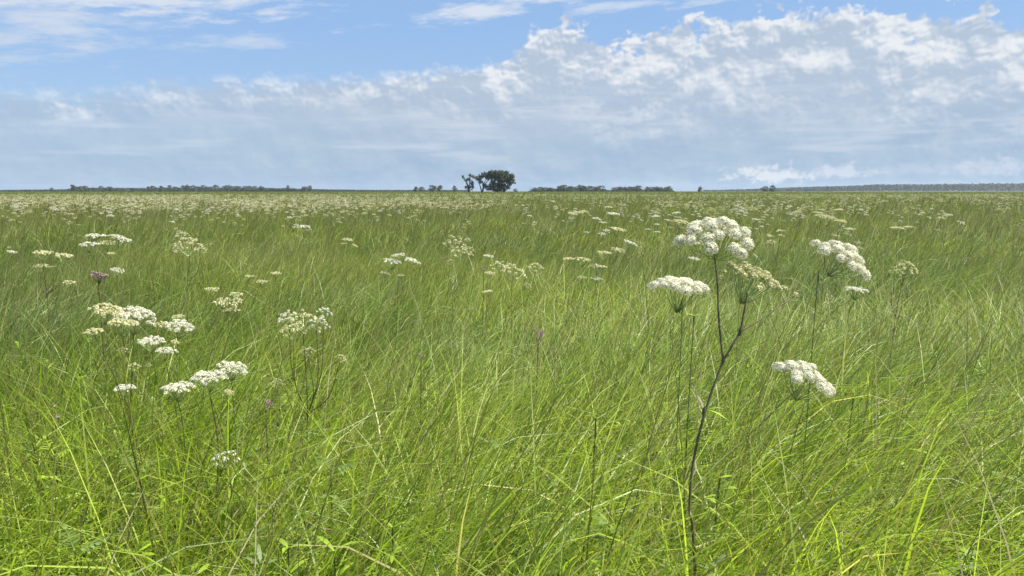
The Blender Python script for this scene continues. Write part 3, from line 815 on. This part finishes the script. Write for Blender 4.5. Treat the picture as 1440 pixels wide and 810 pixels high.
for v in range(8):              # eight plants with parts, built once, then copied
    gg = random.Random(300 + v); c = ['cream', 'white', 'tan', 'cream', 'white', 'cream', 'white', 'tan'][v]
    H = gg.uniform(.98, 1.16); hubs = [Vector((.03, 0, H))]
    for k in range(gg.randint(2, 4)):
        q = gg.uniform(0, 6.28); hubs.append(Vector((.03 + .13 * math.cos(q), .13 * math.sin(q), H - gg.uniform(.0, .20))))
    root = bpy.data.objects.new('umbel_plant', None)
    sb = MB(); j = Vector((0, 0, H - .3)); sb.tube([Vector((-.05, 0, 0)), j * .5 + Vector((-.02, 0, 0)), j, hubs[0]], [.005, .004, .003, .002], 4)
    for h in hubs[1:]: sb.tube([j, j.lerp(h, .5) + Vector((0, 0, -.02)), h], [.0022, .002, .0015], 3)
    me = bpy.data.meshes.new('stem'); me.from_pydata(sb.v, [], sb.f); me.materials.append(M['stem'])
    parts = [(('stem'), me, Vector((0, 0, 0)), (0, 0, 0), 1)]
    for k, h in enumerate(hubs):
        a, b = umbel_data(('field', c, (v + k) % 4), .055, 13, .28, .011, 10, .0052, c, 180 + (v + k) % 4, .06, .03)
        parts.append(('umbel', a, h, tuple(orient(gg.uniform(-4, 18), gg.uniform(0, 16), gg.uniform(0, 6)).to_euler()), gg.uniform(.65, 1.25)))
    protos.append(parts)
gp = random.Random(9)
def zone_of(x, y):
    t = x / y
    side = 'left' if t < -.12 else ('middle' if t < .12 else 'right')
    dist = 'nearer' if y < 14 else ('farther' if y < 21 else 'distant')
    return side, dist
names = {('right', 'nearer'): 'small pale umbel plant in the loose scatter at the right, beyond the big white umbels',
         ('right', 'farther'): 'small pale umbel plant in the right-hand scatter, in its middle rows below the ridge',
         ('right', 'distant'): 'tiny pale umbel plant in the right-hand scatter, close under the horizon',
         ('middle', 'nearer'): 'small pale umbel plant standing alone in the open grass at the centre',
         ('middle', 'farther'): 'small pale umbel plant in thin scatter below the lone big tree',
         ('middle', 'distant'): 'tiny pale umbel plant close under the horizon below the lone big tree',
         ('left', 'nearer'): 'small pale umbel plant standing apart in the open grass at the left',
         ('left', 'farther'): 'small pale umbel plant on the near edge of the pale band at the left',
         ('left', 'distant'): 'tiny pale umbel plant inside the pale flower band at the left'}
for i in range(min(NI, len(xx))):
    x, y = float(xx[i]), float(yy[i])
    r_ = link('umbel_plant', None, None, (x, y, float(ground_z(x, y))))
    r_.rotation_euler = (0, 0, gp.uniform(-.5, .5)); s_ = gp.uniform(.86, 1.16); r_.scale = (s_, s_, s_)
    z_ = zone_of(x, y); tag(r_, names[z_], 'wildflower', names[z_].replace('plant', 'plants').replace('standing', 'standing'))
    for (nm, me, loc, rot, sc) in protos[gp.randrange(8)]:
        c_ = link(nm, me, r_, loc); c_.rotation_euler = rot; c_.scale = (sc,) * 3
# the rest of the flowering field: one mass
rx, ry = xx[NI:], yy[NI:]
fv, ff, fm = [], [], []
tmpl = {}
for ci, cname in enumerate(('cream', 'white', 'tan')):
    for v in range(3):
        gg = random.Random(500 + v + ci * 7); mb = MB()
        for k in range(gg.randint(3, 6)):
            q = gg.uniform(0, 6.28); c = Vector((.15 * math.cos(q), .15 * math.sin(q), 1.12 - gg.uniform(0, .30)))
            R_ = gg.uniform(.04, .075)
            for j in range(9):
                p = c + Vector((gg.uniform(-R_, R_), gg.uniform(-R_, R_), gg.uniform(-.016, .022)))
                florets(gg, p, .010, 2, .0125, (0, 0, 1), mb, ci, -.1, 1)
            mb.tube([Vector((0, 0, .75)), c], .0022, 3, 3)
        V = np.array(mb.v); quads = np.array([f if len(f) == 4 else f + (f[-1],) for f in mb.f]); tmpl[(ci, v)] = (V, quads, np.array(mb.mi))
off = 0
for i in range(len(rx)):
    x, y = rx[i], ry[i]; u = (i * 37 % 100); ci = 0 if u < 66 else (1 if u < 80 else 2)
    V, Q, mi = tmpl[(ci, i % 3)]
    a = gp.uniform(0, 6.28); ca, sa = math.cos(a), math.sin(a); s_ = gp.uniform(.88, 1.15) 
    P = V.copy(); P[:, 0] = (V[:, 0] * ca - V[:, 1] * sa) * s_ + x; P[:, 1] = (V[:, 0] * sa + V[:, 1] * ca) * s_ + y
    P[:, 2] = V[:, 2] * gp.uniform(.9, 1.08) + float(ground_z(x, y))
    fv.append(P); ff.append(Q + off); fm.append(mi); off += len(P)
fme = np_mesh('flowering_field', np.concatenate(fv), np.concatenate(ff), [M['cream'], M['white'], M['tan'], M['stem']], np.concatenate(fm))
tag(link('flowering_field', fme), 'mass of tiny pale umbels merging into a band under the horizon', 'wildflowers', kind='stuff')
print('flowers', len(xx))

# ------------------------------------------------------------------ far trees
def leaf_cloud(g, centres, radii, per, size, colA, colB):
    """quads scattered in lumps; returns verts, faces, colours"""
    n = len(centres) * per
    ci = np.repeat(np.arange(len(centres)), per)
    d = g.normal(size=(n, 3)); d /= np.linalg.norm(d, axis=1)[:, None]
    P = centres[ci] + d * (g.random(n) ** .45)[:, None] * radii[ci]
    nr = d + g.normal(size=(n, 3)) * .6; nr /= np.linalg.norm(nr, axis=1)[:, None]
    u = np.cross(nr, g.normal(size=(n, 3))); u /= np.linalg.norm(u, axis=1)[:, None]; v = np.cross(nr, u)
    s_ = (size * (.6 + .8 * g.random(n)))[:, None]
    V = np.stack([P - u * s_, P - v * s_ * .6, P + u * s_, P + v * s_ * .6], 1).reshape(-1, 3)
    Fq = np.arange(n * 4).reshape(-1, 4)
    t = (g.random(len(centres))[ci] * .6 + g.random(n) * .4)[:, None]
    C_ = np.repeat(np.array(colA) * (1 - t) + np.array(colB) * t, 4, axis=0)
    return V, Fq, C_
DKA, DKB = (.036, .052, .030), (.09, .11, .062)

def crown_obj(root, g, centres, radii, per, size, a=DKA, b=DKB):
    V, Fq, C_ = leaf_cloud(g, centres, radii, per, size, a, b)
    return link('crown', np_mesh('crown', V, Fq, [M['leaf']], colors=C_), root)

# the big spreading tree, several stems from one base; x and height in metres at 420 m
DT = 420.0; mpp = DT / F
def big_tree(px0, px1, py_top, label, stems, lumps, per, seed, name='spreading_tree'):
    cx = (px0 + px1) / 2; bx = (cx - 720) * mpp
    root = link(name, None, None, (bx, DT, 0)); tag(root, label, 'tree')
    g = np.random.default_rng(seed); tb = MB()
    hz = lambda py: CAM_Z + (268.3 - py) * mpp
    L = []
    for (px, py, rx_, rz_) in lumps:
        L.append(((px - cx) * mpp, g.uniform(-2.0, 2.0), hz(py), rx_ * mpp, rz_ * mpp))
        if rx_ > 6: L.append(((px - cx) * mpp + g.uniform(-1, 1), g.uniform(2, 4.5), hz(py) - g.uniform(0, 1), rx_ * mpp * .9, rz_ * mpp * .9))
    for (sx, tops) in stems:
        b = Vector(((sx - cx) * mpp, g.uniform(-1.5, 1.5), 0))
        for (tx, ty) in tops:
            t = Vector(((tx - cx) * mpp, g.uniform(-2, 2), hz(ty)))
            m_ = b.lerp(t, .5) + Vector((-(t.x - b.x) * .12, 0, .6))
            p = smooth_path([b, m_, t], 4); tb.tube(p, [.42 - .30 * i / (len(p) - 1) for i in range(len(p))], 6)
    tb.build('trunk', [M['bark']], root, smooth=True)
    L = np.array(L); cen = []; rad = []
    for l in L:                 # break every lump into smaller clumps
        k = max(5, int(l[3] * l[4] * 5.5))
        d = g.normal(size=(k, 3)); d /= np.linalg.norm(d, axis=1)[:, None]
        rr = (g.random(k) ** .4)[:, None]
        cen.append(l[:3] + d * rr * np.array([l[3], min(l[3], 3.0), l[4]])); rad.append(g.uniform(.45, 1.0, k))
    crown_obj(root, g, np.concatenate(cen), np.concatenate(rad)[:, None], per, .20)
    return root
big_tree(668, 727, 241, 'big dark spreading tree with several leaning trunks, right one of the pair on the horizon',
         [(678, [(672, 254), (684, 252), (690, 250)]), (700, [(694, 250), (702, 248)]), (708, [(716, 250), (722, 256), (706, 250)])],
         [(671, 251, 4.2, 4), (676, 256, 3.0, 3.5), (678, 247.5, 5.5, 3.5), (686, 245.5, 6.5, 4), (698, 243.5, 8, 3.5), (687, 250, 5, 3.5), (694, 244.5, 7, 4.5), (703, 244.5, 7, 4.5), (711, 246, 7, 4.5), (718, 250, 5.5, 5),
          (722, 256, 3.5, 3.5), (700, 251, 9, 4.5), (711, 253, 8, 4.5), (694, 257, 6, 4), (705, 258, 7, 4.5), (686, 264, 4.5, 4), (693, 262, 6, 4.5), (703, 263, 6, 4.5), (712, 263, 6, 4.5), (698, 265, 11, 3), (682, 260, 3, 3), (716, 258, 3.5, 4)], 80, 61)
big_tree(650, 668, 247, 'small ragged tree with gaps in its crown, left one of the pair on the horizon',
         [(660, [(653, 250), (662, 248), (657, 254)])],
         [(652.5, 250, 2.2, 2.6), (656, 254, 2.4, 2.4), (662, 247, 2.0, 2.0), (660, 253, 2.0, 3), (664, 258, 2.6, 4), (658, 263, 4.0, 3.2), (664, 264, 3.4, 3.2), (666, 249, 2, 1.6)], 70, 62, 'ragged_tree')

tree_mesh = []
for v in range(7):
    g = np.random.default_rng(700 + v); tall = v in (2, 5)
    k = 26; z = g.uniform(.08, .92, k); w_ = np.sin(np.pi * np.clip(z * .85 + .1, 0, 1)) * (.22 if tall else .40)
    q = g.uniform(0, 6.28, k); r_ = g.random(k) ** .5
    cen = np.stack([np.cos(q) * r_ * w_, np.sin(q) * r_ * w_, z], 1); rad = g.uniform(.10, .20, k)[:, None]
    V, Fq, C_ = leaf_cloud(g, cen, rad, 30, .05, DKA, DKB)
    tb = MB(); tb.tube([Vector((0, 0, 0)), Vector((.01, 0, .5)), Vector((0, 0, .8))], [.035, .025, .01], 5)
    tm = bpy.data.meshes.new('trunk'); tm.from_pydata(tb.v, [], tb.f); tm.materials.append(M['bark'])
    tree_mesh.append((np_mesh('crown', V, Fq, [M['leaf']], colors=C_), tm))
def far_tree(px, h_px, w_px, D, label, v, group=None, name='distant_tree'):
    """h_px: how far it rises above the grass line at y=268"""
    H = CAM_Z + (h_px * 1.25 - 1.2) * D / F; x = (px - 720) / F * D
    root = link(name, None, None, (x, D, 0)); tag(root, label, 'tree', group)
    w_px *= 1.25
    cr, tr = tree_mesh[v]; wf = w_px * D / F / (.78 if v not in (2, 5) else .42)
    for nm, me in (('crown', cr), ('trunk', tr)):
        o_ = link(nm, me, root); o_.scale = (wf, wf, H); o_.rotation_euler = (0, 0, px)
    return root
gt = random.Random(33)
far_tree(267, 8.5, 4, 900, 'dark upright tree sticking highest out of the left treeline', 2)
far_tree(108, 8, 5, 1000, 'pointed tree at the left end of the long low treeline', 5)
far_tree(79, 4.5, 5, 1000, 'tiny tree standing left of the long low treeline', 0)
far_tree(408, 7, 4.5, 1000, 'small tree in a pair near the right end of the left treeline', 1, 'pair near the right end of the left treeline')
far_tree(438, 7.5, 4, 1000, 'narrow tree ending the left treeline', 2)
far_tree(982, 6, 5, 700, 'lone small dark tree on the horizon behind the big top umbel', 3)
far_tree(1073, 6, 9, 800, 'rounded bushy tree, left of the two dark ones before the ridge', 4)
far_tree(1083, 7, 7, 820, 'slightly taller bushy tree, right of the two dark ones before the ridge', 6)
far_tree(640, 6.5, 6, 760, 'small tree just left of the ragged tree', 1)
far_tree(609, 7.5, 10, 780, 'bushy tree in the middle of the small cluster left of the big trees', 0)
far_tree(619, 7, 6, 790, 'slim tree at the right of the small cluster left of the big trees', 5)
far_tree(586, 6, 6, 800, 'small tree at the left end of the cluster left of the big trees', 3)
far_tree(594, 5.5, 7, 800, 'second tree from the left in the cluster left of the big trees', 4)
far_tree(725, 3.5, 5, 700, 'tiny bush touching the right foot of the big tree', 0, name='distant_bush')
groups = [(749, 778, 4.8, 4, 'small dark tree in the first clump right of the big tree', 'first clump of trees right of the big tree'),
          (782, 848, 7.2, 9, 'dark tree in the longest clump right of the big tree', 'longest clump of trees right of the big tree'),
          (862, 900, 6.4, 6, 'dark tree in the third clump right of the big tree', 'third clump of trees right of the big tree'),
          (906, 942, 5.4, 6, 'dark tree in the farthest right clump of the middle treeline', 'last clump of the middle treeline')]
for (x0, x1, h_, n_, lb, gr) in groups:
    for i in range(n_):
        x_ = x0 + (x1 - x0) * (i + .5) / n_ + gt.uniform(-1.5, 1.5)
        far_tree(x_, h_ * gt.uniform(.75, 1.1), (x1 - x0) / n_ * 1.5, gt.uniform(780, 860), lb, gt.choice([0, 1, 3, 4, 6]), gr)
x_ = 112
while x_ < 436:
    h_ = gt.choice([4.0, 5.0, 5.6, 6.4]) if (112 < x_ < 168 or 210 < x_ < 375) else gt.choice([2.8, 3.6, 5])
    if not (169 < x_ < 176 or 180 < x_ < 184 or 196 < x_ < 206):
        far_tree(x_, h_ * 1.15, gt.uniform(6, 10), gt.uniform(930, 1150), 'small tree in the long low treeline along the left horizon', gt.choice([0, 1, 3, 4, 6]), 'trees of the long left treeline')
    x_ += gt.uniform(4.5, 7.5)

# woods that read as one mass
def wood(name, label, prof, D0, D1, n, seed, size, a=DKA, b=DKB):
    g = np.random.default_rng(seed)
    px = g.uniform(prof[0][0], prof[-1][0], n); D = g.uniform(D0, D1, n)
    top = np.interp(px, [p[0] for p in prof], [p[1] for p in prof])       # height in px above the horizon line 266.5
    H = CAM_Z + top * D1 / F
    H = np.maximum(H * g.uniform(.80, 1.0, n), .6)
    k = 4; pxr = np.repeat(px, k); Dr = np.repeat(D, k); Hr = np.repeat(H, k)
    cen = np.stack([(pxr - 720) / F * Dr + g.normal(0, size * .8, n * k), Dr, Hr * (1 - g.random(n * k) ** 1.6)], 1)
    V, Fq, C_ = leaf_cloud(g, cen, np.full((n * k, 1), size), 8, size * .55, a, b)
    tag(link(name, np_mesh(name, V, Fq, [M['leaf']], colors=C_)), label, 'wood', kind='stuff')
wood('distant_wood', 'long wooded ridge along the right horizon', [(985, -1), (1040, 0.5), (1110, 3), (1180, 4.5), (1230, 6.5), (1300, 6.8), (1380, 7.5), (1500, 8)], 2000, 2600, 5200, 81, 3.4, (.035, .046, .018), (.075, .085, .034))
wood('low_scrub', 'low green scrub strip under the left treeline', [(-60, -1), (30, .6), (100, 1.4), (115, 3.2), (370, 3.2), (440, 1.6), (520, .4), (660, .2)], 1150, 1350, 4200, 82, 1.3, (.03, .05, .02), (.07, .09, .035))

wood('low_thicket', 'low dark thicket joining the clumps right of the big tree', [(745, -.5), (750, 1.6), (785, 2.2), (800, 3.6), (840, 3.2), (850, .4), (860, .6), (868, 3), (898, 2.8), (903, .6), (912, 2.4), (940, 2.4), (946, -.5)], 840, 900, 1500, 83, .8)
# hill under the ridge
hv, hf = [], []; npx = 40
for j, D in enumerate((1900, 2500, 3200, 3900)):
    for i in range(npx):
        px = 960 + i * 18
        h_ = float(np.interp(px, [960, 1050, 1240, 1440, 1660], [0, .1, 4, 5, 6])) * [0, 1, .9, 0][j]
        hv.append(((px - 720) / F * D, D, -1.0 + (h_ * D / F) + (.6 if j in (1, 2) else 0)))
for j in range(3):
    for i in range(npx - 1): a = j * npx + i; hf.append((a, a + 1, a + npx + 1, a + npx))
me = bpy.data.meshes.new('hill'); me.from_pydata(hv, [], hf)
mh = bpy.data.materials.new('hill_grass'); mh.use_nodes = True; mh.node_tree.nodes['Principled BSDF'].inputs['Base Color'].default_value = (.03, .04, .018, 1)
mh.node_tree.nodes['Principled BSDF'].inputs['Roughness'].default_value = .95
me.materials.append(mh); tag(link('hill', me), kind='structure')

# ------------------------------------------------------------------ haze
HAZE = 0.00009
if HAZE:
    hb = MB(); x0, x1, y0, y1, z0, z1 = -4050, 4050, -4050, 4050, -3.0, 34.0
    c = [(x, y, z) for x in (x0, x1) for y in (y0, y1) for z in (z0, z1)]
    hb.v = c; hb.f = [(0, 1, 3, 2), (4, 6, 7, 5), (0, 4, 5, 1), (2, 3, 7, 6), (0, 2, 6, 4), (1, 5, 7, 3)]; hb.mi = [0] * 6
    m = bpy.data.materials.new('haze'); m.use_nodes = True; t = NT(m.node_tree); t.n.clear()
    pv = t.new('ShaderNodeVolumePrincipled'); pv.inputs['Density'].default_value = HAZE
    pv.inputs['Color'].default_value = (.72, .84, 1.0, 1); pv.inputs['Anisotropy'].default_value = .3
    oo = t.new('ShaderNodeOutputMaterial'); t.l.new(pv.outputs[0], oo.inputs['Volume'])
    tag(hb.build('haze', [m]), 'pale summer haze over the far field', 'haze', kind='stuff')
